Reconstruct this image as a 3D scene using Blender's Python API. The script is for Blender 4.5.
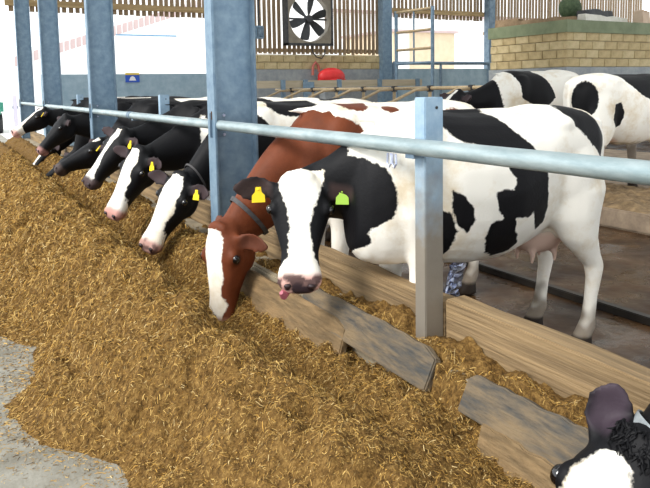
import bpy, bmesh, math, random
import numpy as np
from mathutils import Vector, Matrix, noise
random.seed(7); rng = np.random.default_rng(7)
for o in list(bpy.data.objects): bpy.data.objects.remove(o)
scene = bpy.context.scene
COL = scene.collection

# ------------------------------------------------------------------ camera, sky, light
# x runs away from the feed passage into the cow yard, y runs along the feed barrier, z = 0 is the yard floor
camd = bpy.data.cameras.new('camera'); cam = bpy.data.objects.new('camera', camd); COL.objects.link(cam)
camd.sensor_fit = 'HORIZONTAL'; camd.sensor_width = 36; camd.lens = 680/650*36; camd.shift_y = -.14036
camd.clip_start = .05; camd.clip_end = 500
TH, PI_, RO = math.radians(29.3352), math.radians(5.5), math.radians(1.0)
fw = Vector((math.sin(TH)*math.cos(PI_), math.cos(TH)*math.cos(PI_), -math.sin(PI_)))
r0 = Vector((math.cos(TH), -math.sin(TH), 0)); u0 = r0.cross(fw)
rr = r0*math.cos(RO) - u0*math.sin(RO); uu = rr.cross(fw)
M = Matrix((rr, uu, -fw)).transposed().to_4x4(); M.translation = (-1.83, 0, 1.5)
cam.matrix_world = M; scene.camera = cam

w = bpy.data.worlds.new('overcast_sky'); scene.world = w; w.use_nodes = True
bgn = w.node_tree.nodes['Background']; bgn.inputs[0].default_value = (.93, .97, 1.0, 1); bgn.inputs[1].default_value = 2.0
sd = bpy.data.lights.new('sun', 'SUN'); sd.energy = 3.3; sd.angle = math.radians(22); sd.color = (1, .97, .92)
so = bpy.data.objects.new('sun', sd); COL.objects.link(so)
so.rotation_euler = Vector((-1.0, -.12, .8)).to_track_quat('Z', 'Y').to_euler()
vs = scene.view_settings; vs.view_transform = 'Standard'; vs.look = 'None'; vs.exposure = 0.0; vs.gamma = 1; vs.use_curve_mapping = False

# ------------------------------------------------------------------ helpers
def lin(c):
    return tuple((v/255/12.92 if v/255 <= .04045 else ((v/255+.055)/1.055)**2.4) for v in c)
MATS = {}
def mat(name, a, b=None, scale=6, rough=.6, metal=0, bump=0, bscale=None, stretch=(1,1,1), detail=6, lo=.35, hi=.65, coord='Object', spec=.5):
    if name in MATS: return MATS[name]
    m = bpy.data.materials.new(name); m.use_nodes = True; nt = m.node_tree; N = nt.nodes; L = nt.links
    p = N['Principled BSDF']; p.inputs['Roughness'].default_value = rough; p.inputs['Metallic'].default_value = metal
    p.inputs['Specular IOR Level'].default_value = spec
    a = lin(a)
    if b is None:
        p.inputs['Base Color'].default_value = (*a, 1)
    b = lin(b) if b else a
    tc = N.new('ShaderNodeTexCoord'); mp = N.new('ShaderNodeMapping'); mp.inputs['Scale'].default_value = stretch
    L.new(tc.outputs[coord], mp.inputs[0])
    n = N.new('ShaderNodeTexNoise'); n.inputs['Scale'].default_value = scale; n.inputs['Detail'].default_value = detail
    n.inputs['Roughness'].default_value = .65
    L.new(mp.outputs[0], n.inputs['Vector'])
    cr = N.new('ShaderNodeValToRGB'); cr.color_ramp.elements[0].position = lo; cr.color_ramp.elements[1].position = hi
    cr.color_ramp.elements[0].color = (*a, 1); cr.color_ramp.elements[1].color = (*b, 1)
    L.new(n.outputs[0], cr.inputs[0]); L.new(cr.outputs[0], p.inputs['Base Color'])
    if bump:
        n2 = N.new('ShaderNodeTexNoise'); n2.inputs['Scale'].default_value = bscale or scale*4; n2.inputs['Detail'].default_value = 5
        L.new(mp.outputs[0], n2.inputs['Vector'])
        bp = N.new('ShaderNodeBump'); bp.inputs['Strength'].default_value = bump; bp.inputs['Distance'].default_value = .02
        L.new(n2.outputs[0], bp.inputs['Height']); L.new(bp.outputs[0], p.inputs['Normal'])
    MATS[name] = m; return m

def link(name, me, m=None, parent=None, smooth=False):
    o = bpy.data.objects.new(name, me); COL.objects.link(o)
    if m is not None and not me.materials: me.materials.append(m)
    if smooth: me.polygons.foreach_set('use_smooth', [True]*len(me.polygons))
    if parent is not None: o.parent = parent
    return o
def tag(o, label=None, cat=None, group=None, kind=None):
    if label: o['label'] = label
    if cat: o['category'] = cat
    if group: o['group'] = group
    if kind: o['kind'] = kind
    return o
def empty(name, loc=(0,0,0), rz=0):
    o = bpy.data.objects.new(name, None); COL.objects.link(o); o.location = loc; o.rotation_euler = (0,0,rz); o.empty_display_size = .1
    return o
class MB:
    """collects shapes into one mesh"""
    def __init__(s): s.v = []; s.f = []
    def add(s, vs_, fs):
        k = len(s.v); s.v += [tuple(x) for x in vs_]; s.f += [tuple(i+k for i in f) for f in fs]; return s
    def box(s, x0, x1, y0, y1, z0, z1):
        return s.add([(x0,y0,z0),(x1,y0,z0),(x1,y1,z0),(x0,y1,z0),(x0,y0,z1),(x1,y0,z1),(x1,y1,z1),(x0,y1,z1)],
                     [(3,2,1,0),(4,5,6,7),(0,1,5,4),(1,2,6,5),(2,3,7,6),(3,0,4,7)])
    def prism(s, poly, axis, a, b):
        n = len(poly)
        def P(p, c): return {'x': (c,p[0],p[1]), 'y': (p[0],c,p[1]), 'z': (p[0],p[1],c)}[axis]
        return s.add([P(p,a) for p in poly]+[P(p,b) for p in poly],
                     [tuple(range(n-1,-1,-1)), tuple(range(n,2*n))]+[(i,(i+1)%n,n+(i+1)%n,n+i) for i in range(n)])
    def tube(s, pts, r, n=12):
        pts = [Vector(p) for p in pts]; rs = r if isinstance(r, (list,tuple)) else [r]*len(pts)
        vsx = []; prev = None
        for i, p in enumerate(pts):
            t = (pts[min(i+1,len(pts)-1)]-pts[max(i-1,0)]).normalized()
            if prev is None:
                a = Vector((0,0,1)) if abs(t.z) < .9 else Vector((1,0,0)); a = (a-t*a.dot(t)).normalized()
            else: a = (prev-t*prev.dot(t)).normalized()
            prev = a; b = t.cross(a)
            vsx += [p+(a*math.cos(2*math.pi*k/n)+b*math.sin(2*math.pi*k/n))*rs[i] for k in range(n)]
        m = len(pts)
        fs = [(i*n+k, i*n+(k+1)%n, (i+1)*n+(k+1)%n, (i+1)*n+k) for i in range(m-1) for k in range(n)]
        fs += [tuple(range(n-1,-1,-1)), tuple((m-1)*n+k for k in range(n))]
        return s.add(vsx, fs)
    def mesh(s, name, bevel=0, seg=2):
        me = bpy.data.meshes.new(name); me.from_pydata(s.v, [], s.f); me.update()
        bm = bmesh.new(); bm.from_mesh(me); bmesh.ops.recalc_face_normals(bm, faces=bm.faces)
        if bevel: bmesh.ops.bevel(bm, geom=bm.edges[:], offset=bevel, segments=seg, affect='EDGES', clamp_overlap=True)
        bm.to_mesh(me); bm.free(); return me
    def build(s, name, m, parent=None, bevel=0, smooth=False, seg=2):
        o = link(name, s.mesh(name, bevel, seg), m, parent)
        if smooth:
            o.data.shade_smooth()
            o.data.set_sharp_from_angle(angle=math.radians(40))
        return o

# ------------------------------------------------------------------ materials
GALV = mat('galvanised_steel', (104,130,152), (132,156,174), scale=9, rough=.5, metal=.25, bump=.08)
GALV_DARK = mat('galvanised_steel_darker', (92,114,134), (124,144,158), scale=7, rough=.55, metal=.25, bump=.1)
RAILM = mat('galvanised_tube', (140,158,162), (178,192,194), scale=14, rough=.38, metal=.35, bump=.05, stretch=(1,.3,1))
POSTM = mat('galvanised_post_dirty', (150,172,188), (170,188,198), scale=10, rough=.5, metal=.2, bump=.06)
RUST = mat('rusty_iron', (120,82,52), (80,60,48), scale=30, rough=.8)
WOOD = mat('sleeper_timber', (98,80,56), (162,136,98), scale=5, rough=.8, bump=.5, bscale=18, stretch=(4,.14,4))
WOOD_GREY = mat('grey_weathered_plank', (66,66,64), (124,106,80), scale=7, rough=.85, bump=.6, bscale=16, stretch=(3,.6,3))
WOOD_PALE = mat('pale_worn_plank', (104,86,60), (146,120,84), scale=7, rough=.85, bump=.6, bscale=16, stretch=(3,.6,3))
SLAT = mat('slat_timber', (128,108,84), (166,142,112), scale=2, rough=.85, bump=.2, stretch=(6,6,.6))
BEAM = mat('beam_timber', (150,124,84), (186,160,116), scale=2, rough=.8, stretch=(.5,6,6))
CONC = mat('feed_passage_concrete', (118,114,102), (150,147,136), scale=5, rough=.8, bump=.2, bscale=60)
KERBC = mat('kerb_concrete', (128,118,100), (160,148,124), scale=6, rough=.85, bump=.4)
BED = mat('cubicle_bed_concrete', (120,104,88), (160,142,120), scale=4, rough=.75, bump=.3)
BLUEWALL = mat('blue_grey_wall', (140,166,182), (168,190,202), scale=3, rough=.7, bump=.1)
TAN = mat('tan_block', (182,164,122), (206,188,146), scale=5, rough=.85, bump=.2)
TAN2 = mat('tan_block_darker', (170,150,108), (196,176,132), scale=5, rough=.85, bump=.2)
MORTAR = mat('mortar', (196,182,150), (206,194,164), scale=8, rough=.9)
GREYBLK = mat('blue_grey_block', (136,142,146), (160,164,164), scale=5, rough=.8)
GREENP = mat('green_painted_band', (112,122,92), (132,142,110), scale=3, rough=.7)
WHITEP = mat('white_cladding', (236,236,236), (246,246,246), scale=2, rough=.6)
PINKP = mat('pale_pink_cladding', (182,160,160), (194,174,172), scale=2, rough=.6)
BEIGEP = mat('beige_cladding', (206,186,156), (216,198,170), scale=2, rough=.7)
REDP = mat('red_plastic', (214,36,40), (226,52,50), scale=4, rough=.4)
TUBETAN = mat('dusty_tan_tube', (160,140,108), (186,166,132), scale=12, rough=.6)
DARKM = mat('dark_metal', (52,54,58), (76,76,76), scale=8, rough=.5, metal=.4)
FANB = mat('fan_blade', (44,48,52), (60,62,64), scale=6, rough=.5)
FANBOX = mat('fan_housing', (120,112,98), (140,132,116), scale=4, rough=.6)
GREENV = mat('teal_paint', (60,140,120), (80,160,140), scale=4, rough=.4)
EYEM = mat('eye_dark', (14,12,14), rough=.06, spec=.8)
YTAG = mat('yellow_tag', (250,214,24), rough=.45)
GTAG = mat('green_tag', (150,190,60), rough=.45)
COLLAR = mat('grey_collar_webbing', (128,134,138), (152,158,160), scale=40, rough=.7)
DCOLLAR = mat('dark_collar_webbing', (58,56,58), (78,76,76), scale=40, rough=.7)
TONGUE = mat('tongue', (190,110,120), (170,90,104), scale=20, rough=.35)
NOSTRIL = mat('nostril', (44,28,30), rough=.5)
BLUESIGN = mat('blue_sign', (34,84,190), rough=.5)
YSIGN = mat('yellow_sign_strip', (226,196,70), rough=.5)
BRIGHT = mat('bright_plate', (168,176,204), (214,220,236), scale=20, rough=.3, metal=.5)

def wet_floor():
    m = bpy.data.materials.new('wet_slurry_floor'); m.use_nodes = True; nt = m.node_tree; N = nt.nodes; L = nt.links
    p = N['Principled BSDF']; p.inputs['Specular IOR Level'].default_value = .3; tc = N.new('ShaderNodeTexCoord')
    n = N.new('ShaderNodeTexNoise'); n.inputs['Scale'].default_value = 1.8; n.inputs['Detail'].default_value = 8; n.inputs['Roughness'].default_value = .6
    L.new(tc.outputs['Object'], n.inputs['Vector'])
    cr = N.new('ShaderNodeValToRGB'); e = cr.color_ramp.elements
    e[0].position = .35; e[0].color = (*lin((42,27,14)),1); e[1].position = .68; e[1].color = (*lin((88,64,40)),1)
    L.new(n.outputs[0], cr.inputs[0]); L.new(cr.outputs[0], p.inputs['Base Color'])
    n2 = N.new('ShaderNodeTexNoise'); n2.inputs['Scale'].default_value = 2.6; n2.inputs['Detail'].default_value = 4
    L.new(tc.outputs['Object'], n2.inputs['Vector'])
    mr = N.new('ShaderNodeMapRange'); mr.inputs[1].default_value = .4; mr.inputs[2].default_value = .62; mr.inputs[3].default_value = .16; mr.inputs[4].default_value = .6
    L.new(n2.outputs[0], mr.inputs[0]); L.new(mr.outputs[0], p.inputs['Roughness'])
    bp = N.new('ShaderNodeBump'); bp.inputs['Strength'].default_value = .35; bp.inputs['Distance'].default_value = .02
    n3 = N.new('ShaderNodeTexNoise'); n3.inputs['Scale'].default_value = 9; n3.inputs['Detail'].default_value = 6
    L.new(tc.outputs['Object'], n3.inputs['Vector']); L.new(n3.outputs[0], bp.inputs['Height']); L.new(bp.outputs[0], p.inputs['Normal'])
    return m
WETM = wet_floor()
def dirty_post():
    if 'dirty_post' in MATS: return MATS['dirty_post']
    m = mat('dirty_post', (138,166,190), (166,190,206), scale=10, rough=.5, metal=.2, bump=.06); nt = m.node_tree; N = nt.nodes; L = nt.links
    p = N['Principled BSDF']; src = p.inputs['Base Color'].links[0].from_socket
    tc = N.new('ShaderNodeTexCoord'); sx = N.new('ShaderNodeSeparateXYZ'); L.new(tc.outputs['Object'], sx.inputs[0])
    n = N.new('ShaderNodeTexNoise'); n.inputs['Scale'].default_value = 12; n.inputs['Detail'].default_value = 6; L.new(tc.outputs['Object'], n.inputs['Vector'])
    ad = N.new('ShaderNodeMath'); ad.operation = 'MULTIPLY_ADD'; ad.inputs[1].default_value = .5; L.new(n.outputs[0], ad.inputs[0]); L.new(sx.outputs[2], ad.inputs[2])
    mr = N.new('ShaderNodeMapRange'); mr.inputs[1].default_value = 1.05; mr.inputs[2].default_value = 1.45; mr.inputs[3].default_value = .85; mr.inputs[4].default_value = 0
    L.new(ad.outputs[0], mr.inputs[0]); mx = N.new('ShaderNodeMix'); mx.data_type = 'RGBA'; mx.inputs[7].default_value = (*lin((132,116,92)), 1)
    L.new(mr.outputs[0], mx.inputs[0]); L.new(src, mx.inputs[6]); L.new(mx.outputs[2], p.inputs['Base Color'])
    return m

def coat_material(name, dark, white):
    m = bpy.data.materials.new(name); m.use_nodes = True; nt = m.node_tree; N = nt.nodes; L = nt.links
    p = N['Principled BSDF']; p.inputs['Roughness'].default_value = .6; p.inputs['Specular IOR Level'].default_value = .2
    at = N.new('ShaderNodeAttribute'); at.attribute_name = 'coat'
    tc = N.new('ShaderNodeTexCoord')
    n = N.new('ShaderNodeTexNoise'); n.inputs['Scale'].default_value = 38; n.inputs['Detail'].default_value = 5
    L.new(tc.outputs['Object'], n.inputs['Vector'])
    ad = N.new('ShaderNodeMath'); ad.operation = 'MULTIPLY_ADD'; ad.inputs[1].default_value = .03; L.new(n.outputs[0], ad.inputs[0]); L.new(at.outputs['Fac'], ad.inputs[2])
    mr = N.new('ShaderNodeMapRange'); mr.inputs[1].default_value = .011; mr.inputs[2].default_value = .019
    L.new(ad.outputs[0], mr.inputs[0])
    # white hair with stains, dark hair with slightly lighter mottling
    n2 = N.new('ShaderNodeTexNoise'); n2.inputs['Scale'].default_value = 4.5; n2.inputs['Detail'].default_value = 7; n2.inputs['Roughness'].default_value = .65
    L.new(tc.outputs['Object'], n2.inputs['Vector'])
    wr = N.new('ShaderNodeValToRGB'); e = wr.color_ramp.elements
    e[0].position = .30; e[0].color = (*lin((220,205,178)),1); e[1].position = .52; e[1].color = (*lin(white),1)
    L.new(n2.outputs[0], wr.inputs[0])
    dr = N.new('ShaderNodeValToRGB'); e = dr.color_ramp.elements
    e[0].position = .35; e[0].color = (*lin(dark),1); e[1].position = .75; e[1].color = (*lin(tuple(min(255, v*1.3+3) for v in dark)),1)
    L.new(n2.outputs[0], dr.inputs[0])
    mx = N.new('ShaderNodeMix'); mx.data_type = 'RGBA'
    L.new(mr.outputs[0], mx.inputs[0]); L.new(wr.outputs[0], mx.inputs[6]); L.new(dr.outputs[0], mx.inputs[7])
    ti = N.new('ShaderNodeAttribute'); ti.attribute_name = 'tint'
    mx2 = N.new('ShaderNodeMix'); mx2.data_type = 'RGBA'
    L.new(ti.outputs['Alpha'], mx2.inputs[0]); L.new(mx.outputs[2], mx2.inputs[6]); L.new(ti.outputs['Color'], mx2.inputs[7])
    L.new(mx2.outputs[2], p.inputs['Base Color'])
    bp = N.new('ShaderNodeBump'); bp.inputs['Strength'].default_value = .25; bp.inputs['Distance'].default_value = .006
    n3 = N.new('ShaderNodeTexNoise'); n3.inputs['Scale'].default_value = 70; n3.inputs['Detail'].default_value = 4
    L.new(tc.outputs['Object'], n3.inputs['Vector']); L.new(n3.outputs[0], bp.inputs['Height']); L.new(bp.outputs[0], p.inputs['Normal'])
    return m
BLACKCOAT = coat_material('black_and_white_coat', (10,10,13), (244,240,230))
REDCOAT = coat_material('red_and_white_coat', (92,46,25), (244,238,226))

# ------------------------------------------------------------------ setting: floors, kerb, walls
S = lambda o: tag(o, kind='structure')
S(MB().box(-14, -.13, -3, 40, -.2, .1).build('floor', CONC))
S(MB().box(.05, 24, -3, 20.2, -.2, 0).build('floor_yard', WETM))
S(MB().box(-60, 90, 20.2, 120, -.25, -.02).build('ground_outside', mat('outside_concrete', (214,212,206), (232,230,226), scale=1, rough=.9)))
S(MB().box(-.13, .05, -3, 20, -.2, .36).build('wall_kerb', KERBC, bevel=.01))
S(MB().box(4.12, 9.5, 2.2, 18, 0, .2).build('floor_cubicle_bed', BED, bevel=.02))

gab = S(MB().box(.6, 11.6, 20.0, 20.2, 0, 1.98).build('wall_gable', BLUEWALL))
S(MB().box(6.3, 11.65, 19.9, 20.0, 0, 2.1).build('trim_1', GREYBLK))
# roof over the yard with open rooflight strips; the feed passage side stays open to daylight
for k, (y0, y1) in enumerate([(-8,-1.2),(0.2,3.4),(4.8,8.0),(9.4,12.6),(14.0,17.2),(18.6,20.4)]):
    S(MB().prism([(-3.0,5.4),(12.0,7.6),(27.0,5.4),(27.0,5.5),(12.0,7.7),(-3.0,5.5)], 'y', y0, y1).build('ceiling', mat('fibre_cement_sheet', (176,176,172), (190,190,186), scale=3, rough=.9)))
# tan block courses above the grey ones, each block a piece
def block_mesh(l, h, d, axis):
    b = MB()
    b.box(*((-l/2, l/2, -d/2, d/2) if axis == 'x' else (-d/2, d/2, -l/2, l/2)), -h/2, h/2)
    return b.mesh('block', .012, 1)
def blocks(parent, axis, fixed, a0, a1, z0, nrow, mats_, h=.225, l=.45, d=.12):
    mesh = {}
    for r in range(nrow):
        a = a0 - (l/2 if r % 2 else 0)
        while a < a1 - .02:
            s, e = max(a, a0), min(a+l, a1)
            if e - s > .05:
                mi = random.randrange(len(mats_)); key = (round(e-s, 2), mi)
                if key not in mesh:
                    mesh[key] = block_mesh(e-s-.014, h-.014, d, axis); mesh[key].materials.append(mats_[mi])
                o = link('block', mesh[key], None, parent)
                c = (s+e)/2; j = random.uniform(-.004, .004)
                o.location = (c, fixed+j, z0+h*(r+.5)) if axis == 'x' else (fixed+j, c, z0+h*(r+.5))
            a += l
wt = S(MB().box(6.3, 11.65, 20.0, 20.14, 1.98, 2.58).build('wall_gable_blockwork', MORTAR))
blocks(wt, 'x', 19.98, 6.3, 11.65, 2.1, 2, (TAN, TAN2), d=.16)

# slatted cladding of the gable: every board its own piece, hung on a timber beam
cl = S(MB().box(-.2, 6.4, 19.93, 20.05, 3.80, 3.96).build('wall_gable_cladding', BEAM))
def slats(parent, x0, x1, zb, zt=6.0, pitch=.168, wd=.118):
    b = MB().box(-wd/2, wd/2, -.012, .012, 0, zt-zb).mesh('slat'); b.materials.append(SLAT)
    x = x0+wd/2
    while x < x1:
        o = link('slat', b, None, parent); o.location = (x+random.uniform(-.012,.012), 20.08, zb+random.uniform(-.015,.015)); o.rotation_euler.y = random.uniform(-.004,.004)
        x += pitch
slats(cl, -.1, 6.2, 3.66)
slats(cl, 6.25, 7.95, 2.6); slats(cl, 7.97, 9.45, 2.6, zt=2.95); slats(cl, 9.55, 11.7, 2.6)
slats(cl, 12.0, 16.5, 3.92)
slats(cl, 16.6, 26, 3.3)
MB().box(6.3, 11.7, 20.1, 20.16, 2.66, 2.78).build('rail', BEAM, cl)
MB().box(11.9, 16.6, 19.93, 20.05, 4.08, 4.24).build('rail', BEAM, cl)
MB().box(16.6, 26, 20.1, 20.16, 3.4, 3.52).build('rail', BEAM, cl)
MB().box(-.2, 26, 20.1, 20.16, 5.6, 5.75).build('rail', BEAM, cl)

def steel_post(name, x, y, z0, z1, wx, wy, m, label, cat='post', group=None):
    o = tag(MB().box(x-wx/2, x+wx/2, y-wy/2, y+wy/2, z0, z1).build(name, m, bevel=.008), label, cat, group)
    return o
steel_post('gable_post', 11.78, 19.8, 0, 6, .38, .3, GALV, 'blue-grey steel post between the fan wall and the gate opening')
steel_post('gable_post', 16.6, 19.8, 0, 6, .3, .3, GALV_DARK, 'dark blue-grey steel post between the gate opening and the tan block room')

# block room on the right
RX, RY = 11.13, 11.32
room = S(MB().box(RX+.06, 26, RY+.06, 13.9, 0, 2.72).build('wall_block_room', MORTAR))
MB().prism([(RX-.03, RY-.03), (26, RY-.03), (26, 13.95), (RX-.03, 13.95)], 'z', 2.70, 2.99).build('painted_band', GREENP, room)
MB().prism([(RX-.02, RY-.02), (26, RY-.02), (26, RY+.03), (RX+.03, RY+.03), (RX+.03, 13.92), (RX-.02, 13.92)], 'z', 0, 1.88).build('painted_skirting', GREYBLK, room)
blocks(room, 'x', RY+.06, RX, 18, 1.88, 4, (TAN, TAN2), h=.2075)
blocks(room, 'y', RX+.06, RY+.08, 13.9, 1.88, 4, (TAN, TAN2), h=.2075)

# ------------------------------------------------------------------ feed barrier
FB = -.08      # the head rail
def column(y, label):
    t = empty('steel_column', (.045, y, 0))
    H, d, b, tf, tw = 5.0, .335, .15, .018, .014
    FB = -.125
    MB().box(-tw*0-d/2+tf, d/2-tf, -tw/2, tw/2, -.1, H).build('web', GALV, t)
    for s in (-1, 1):
        MB().box(*sorted((s*d/2, s*(d/2-tf))), -b/2, b/2, -.1, H).build('flange', GALV_DARK if s > 0 else GALV, t, bevel=.003)  # yard-side flange takes the darker steel tone
    MB().box(FB-.06, FB+.06, -tw/2-.012, -tw/2, 1.15, 1.33).build('rail_bracket', GALV_DARK, t, bevel=.003)
    for s in (-1, 1):
        MB().tube([(FB+.045, -.035, 1.24+s*.07), (FB+.045, -.015, 1.24+s*.07)], .011, 6).build('bolt', BRIGHT, t)
    MB().box(FB-.05, FB-.012, -tw/2-.014, -tw/2-.011, 1.28, 1.34).build('rust_patch', RUST, t)
    return tag(t, label, 'column', 'steel columns along the feed barrier')
CY_ = [4.72, 9.31, 13.95, 18.4]
for y, l in zip(CY_, ['blue-grey steel I-beam column beside the red cow, nearest and widest of the four',
                      'second nearest blue-grey steel I-beam column along the feed rail',
                      'third nearest blue-grey steel I-beam column along the feed rail',
                      'farthest and thinnest blue-grey steel I-beam column at the end of the feed rail']):
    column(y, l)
def stub(y, label, x=.01):
    t = empty('stub_post', (x, y, 0))
    MB().box(-.05, .05, -.038, .038, .3, 1.45).build('box_section', dirty_post(), t, bevel=.004)
    MB().tube([(.012, -.0385, 1.405), (.012, -.0405, 1.405)], .007, 8).build('bolt_hole', DARKM, t)
    MB().box(FB-x-.015, -.05, -.03, .03, 1.19, 1.21).build('rail_cradle', GALV_DARK, t)
    return tag(t, label, 'post', 'short posts of the feed barrier')
stub(2.35, 'short galvanised post carrying the rail in front of the large black and white cow')
stub(7.2, 'short galvanised post seen between the two nearest columns, behind the black-necked cows', x=.25)
stub(12.22, 'short galvanised post beyond the second column, farther along the feed barrier', x=.25)
def rail(y0, y1, label):
    t = empty('head_rail', (FB, (y0+y1)/2, 1.24)); c = (y0+y1)/2
    MB().tube([(0, y0-c, 0), (0, y1-c, 0)], .036, 20).build('tube', RAILM, t, smooth=True)
    if 4 < y0 < 5:
        yy = y0-c+(y1-y0)*.55
        MB().tube([(0, yy, 0), (0, yy+.12, 0)], .041, 20).build('sleeve', GALV_DARK, t, smooth=True)
    return tag(t, label, 'rail', 'head rails of the feed barrier')
rail(-1.2, 4.705, 'thick galvanised tube rail running in front of the white cow to the nearest column')
rail(4.73, 9.30, 'galvanised tube rail between the nearest and second columns above the black cows')
rail(9.32, 13.94, 'galvanised tube rail between the second and third columns')
rail(13.96, 18.39, 'galvanised tube rail between the third and farthest columns')
sh = empty('rail_shackle', (FB-.002, 2.5, 1.2))
MB().tube([(0,-.03,0), (0,-.035,-.045), (0,-.02,-.062), (0,-.005,-.045), (0,-.008,0)], .005, 8).build('loop', BRIGHT, sh)
MB().tube([(0,.008,0), (0,.005,-.045), (0,.02,-.062), (0,.035,-.045), (0,.03,0)], .005, 8).build('loop', BRIGHT, sh)
tag(sh, 'small bright metal shackle hanging under the rail left of the short post', 'shackle')

def timber(name, y0, y1, x0, x1, z0, z1, m, label, cat, tilt=0, yaw=0, jag=0, group=None):
    cx, cy, cz = (x0+x1)/2, (y0+y1)/2, (z0+z1)/2
    n = 14; b = MB(); rows = []
    L = (y1-y0)/2; W = (x1-x0)/2; Hh = (z1-z0)/2
    vsx = []
    for i in range(n+1):
        y = -L+2*L*i/n; e = [random.uniform(-.006,.006) for _ in range(4)]
        zt = Hh+e[0]; 
        if jag and (i < 1 or i > n-1): zt -= jag*random.uniform(.5,1)
        vsx += [(-W+e[1]*.4, y, -Hh), (W, y, -Hh), (W, y, zt), (-W+e[2]*.6, y, zt+e[3]*.5)]
    fs = [(0,1,2,3), (4*n+3,4*n+2,4*n+1,4*n)]+[(4*i+k, 4*i+4+k, 4*i+4+(k+1)%4, 4*i+(k+1)%4) for i in range(n) for k in range(4)]
    b.add(vsx, fs)
    o = b.build(name, m, bevel=.006); o.location = (cx, cy, cz); o.rotation_euler = (0, tilt, yaw)
    return tag(o, label, cat, group)
SG = 'timber sleepers on the feed kerb'
timber('timber_sleeper', -1.0, 2.30, .06, .17, .34, .555, WOOD, 'pale timber sleeper on the kerb running from the short post to the right edge', 'sleeper', group=SG)
timber('timber_sleeper', 2.31, 4.62, .06, .17, .34, .535, WOOD, 'pale timber sleeper on the kerb under the chest of the large white cow', 'sleeper', group=SG)
timber('timber_sleeper', 4.82, 9.2, .06, .17, .34, .53, WOOD, 'timber sleeper on the kerb under the necks of the black cows', 'sleeper', group=SG)
timber('timber_sleeper', 9.42, 18.3, .06, .17, .34, .53, WOOD, 'long timber sleeper on the kerb beyond the second column', 'sleeper', group=SG)
PG = 'loose boards in front of the kerb'
timber('kerb_board', 2.75, 4.12, -.225, -.185, .15, .36, WOOD_PALE, 'pale worn board in the feed below the head of the cow facing the camera', 'board', tilt=.3, yaw=.02, jag=.03, group=PG)
timber('kerb_board', 2.10, 3.25, -.175, -.135, .26, .43, WOOD_GREY, 'grey weathered board with a dark chipped end, left of the short post', 'board', tilt=.45, yaw=-.01, jag=.05, group=PG)
timber('kerb_board', 1.30, 1.90, -.185, -.145, .27, .425, WOOD_GREY, 'grey weathered board at lower right beside the near black-headed cow', 'board', tilt=.45, jag=.03, group=PG)
timber('kerb_board', 1.27, 1.76, -.245, -.205, .14, .30, WOOD_PALE, 'tan board below the grey board at lower right', 'board', tilt=.3, group=PG)

# ------------------------------------------------------------------ yard details
sc = tag(MB().prism([(1.88,0),(1.96,0),(1.95,.05),(1.89,.05)], 'y', -2, 19).build('scraper_track', mat('black_steel_track', (26,22,20), (44,38,32), scale=9, rough=.4), bevel=.006),
         'thin dark steel scraper track lying along the wet yard floor behind the cow', 'track')

# ------------------------------------------------------------------ cows
def ring(c, side, up, hw, ht, hb, n=22, e=.85, lower=.85):
    out = []
    for k in range(n):
        a = 2*math.pi*k/n; ca, sa = math.cos(a), math.sin(a)
        x = math.copysign(abs(ca)**e, ca)*hw; z = math.copysign(abs(sa)**e, sa)
        if sa < 0: x *= 1-(1-lower)*abs(sa); z *= hb
        else: z *= ht
        out.append(c+side*x+up*z)
    return out
def loft(b, rings):
    n = len(rings[0]); vsx = [p for r in rings for p in r]; m = len(rings)
    fs = [(i*n+k, i*n+(k+1)%n, (i+1)*n+(k+1)%n, (i+1)*n+k) for i in range(m-1) for k in range(n)]
    c0 = sum(rings[0], Vector())/n; c1 = sum(rings[-1], Vector())/n
    vsx += [c0, c1]; a, z = m*n, m*n+1
    fs += [(a, (k+1)%n, k) for k in range(n)]+[(z, (m-1)*n+k, (m-1)*n+(k+1)%n) for k in range(n)]
    b.add(vsx, fs)
def ellipsoid(b, c, ax, r, n=14, m=10):
    rings = []
    for i in range(1, m):
        t = math.pi*i/m; rings.append([c+ax[0]*(math.sin(t)*math.cos(2*math.pi*k/n)*r[0])+ax[1]*(math.sin(t)*math.sin(2*math.pi*k/n)*r[1])+ax[2]*(-math.cos(t)*r[2]) for k in range(n)])
    loft(b, rings)
X, Y, Z = Vector((1,0,0)), Vector((0,1,0)), Vector((0,0,1))
TRUNK = [ # x, top, z of greatest width, bottom, half width
 (-.80,1.26,1.14,1.00,.09),(-.76,1.33,1.16,.88,.17),(-.66,1.38,1.20,.80,.235),(-.52,1.40,1.20,.74,.265),(-.38,1.41,1.18,.68,.285),
 (-.22,1.385,1.05,.62,.32),(-.05,1.375,.98,.575,.355),(.15,1.375,.96,.57,.36),(.30,1.39,.97,.585,.33),(.44,1.40,1.0,.60,.285),
 (.55,1.375,1.02,.60,.245),(.64,1.30,.98,.61,.205),(.72,1.18,.92,.64,.15),(.77,1.05,.86,.70,.09)]
HIND = [(-.50,.15,1.12,.22,.10),(-.54,.18,.93,.20,.105),(-.52,.19,.78,.165,.095),(-.55,.20,.66,.115,.07),(-.62,.195,.56,.078,.05),(-.675,.19,.49,.058,.042),
 (-.675,.19,.42,.044,.036),(-.655,.19,.30,.035,.031),(-.64,.19,.19,.036,.033),(-.63,.19,.14,.046,.042),(-.60,.19,.095,.045,.043),(-.585,.19,.06,.056,.05),(-.575,.19,.002,.07,.058)]
FORE = [(.45,.17,1.08,.17,.09),(.46,.185,.88,.14,.09),(.44,.175,.72,.095,.075),(.44,.165,.60,.068,.058),(.45,.16,.46,.055,.048),(.455,.155,.40,.053,.048),
 (.45,.155,.34,.042,.039),(.445,.155,.24,.034,.031),(.445,.155,.16,.036,.034),(.45,.155,.125,.044,.041),(.465,.155,.085,.042,.041),(.475,.155,.055,.053,.048),(.485,.155,.002,.066,.056)]
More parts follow.
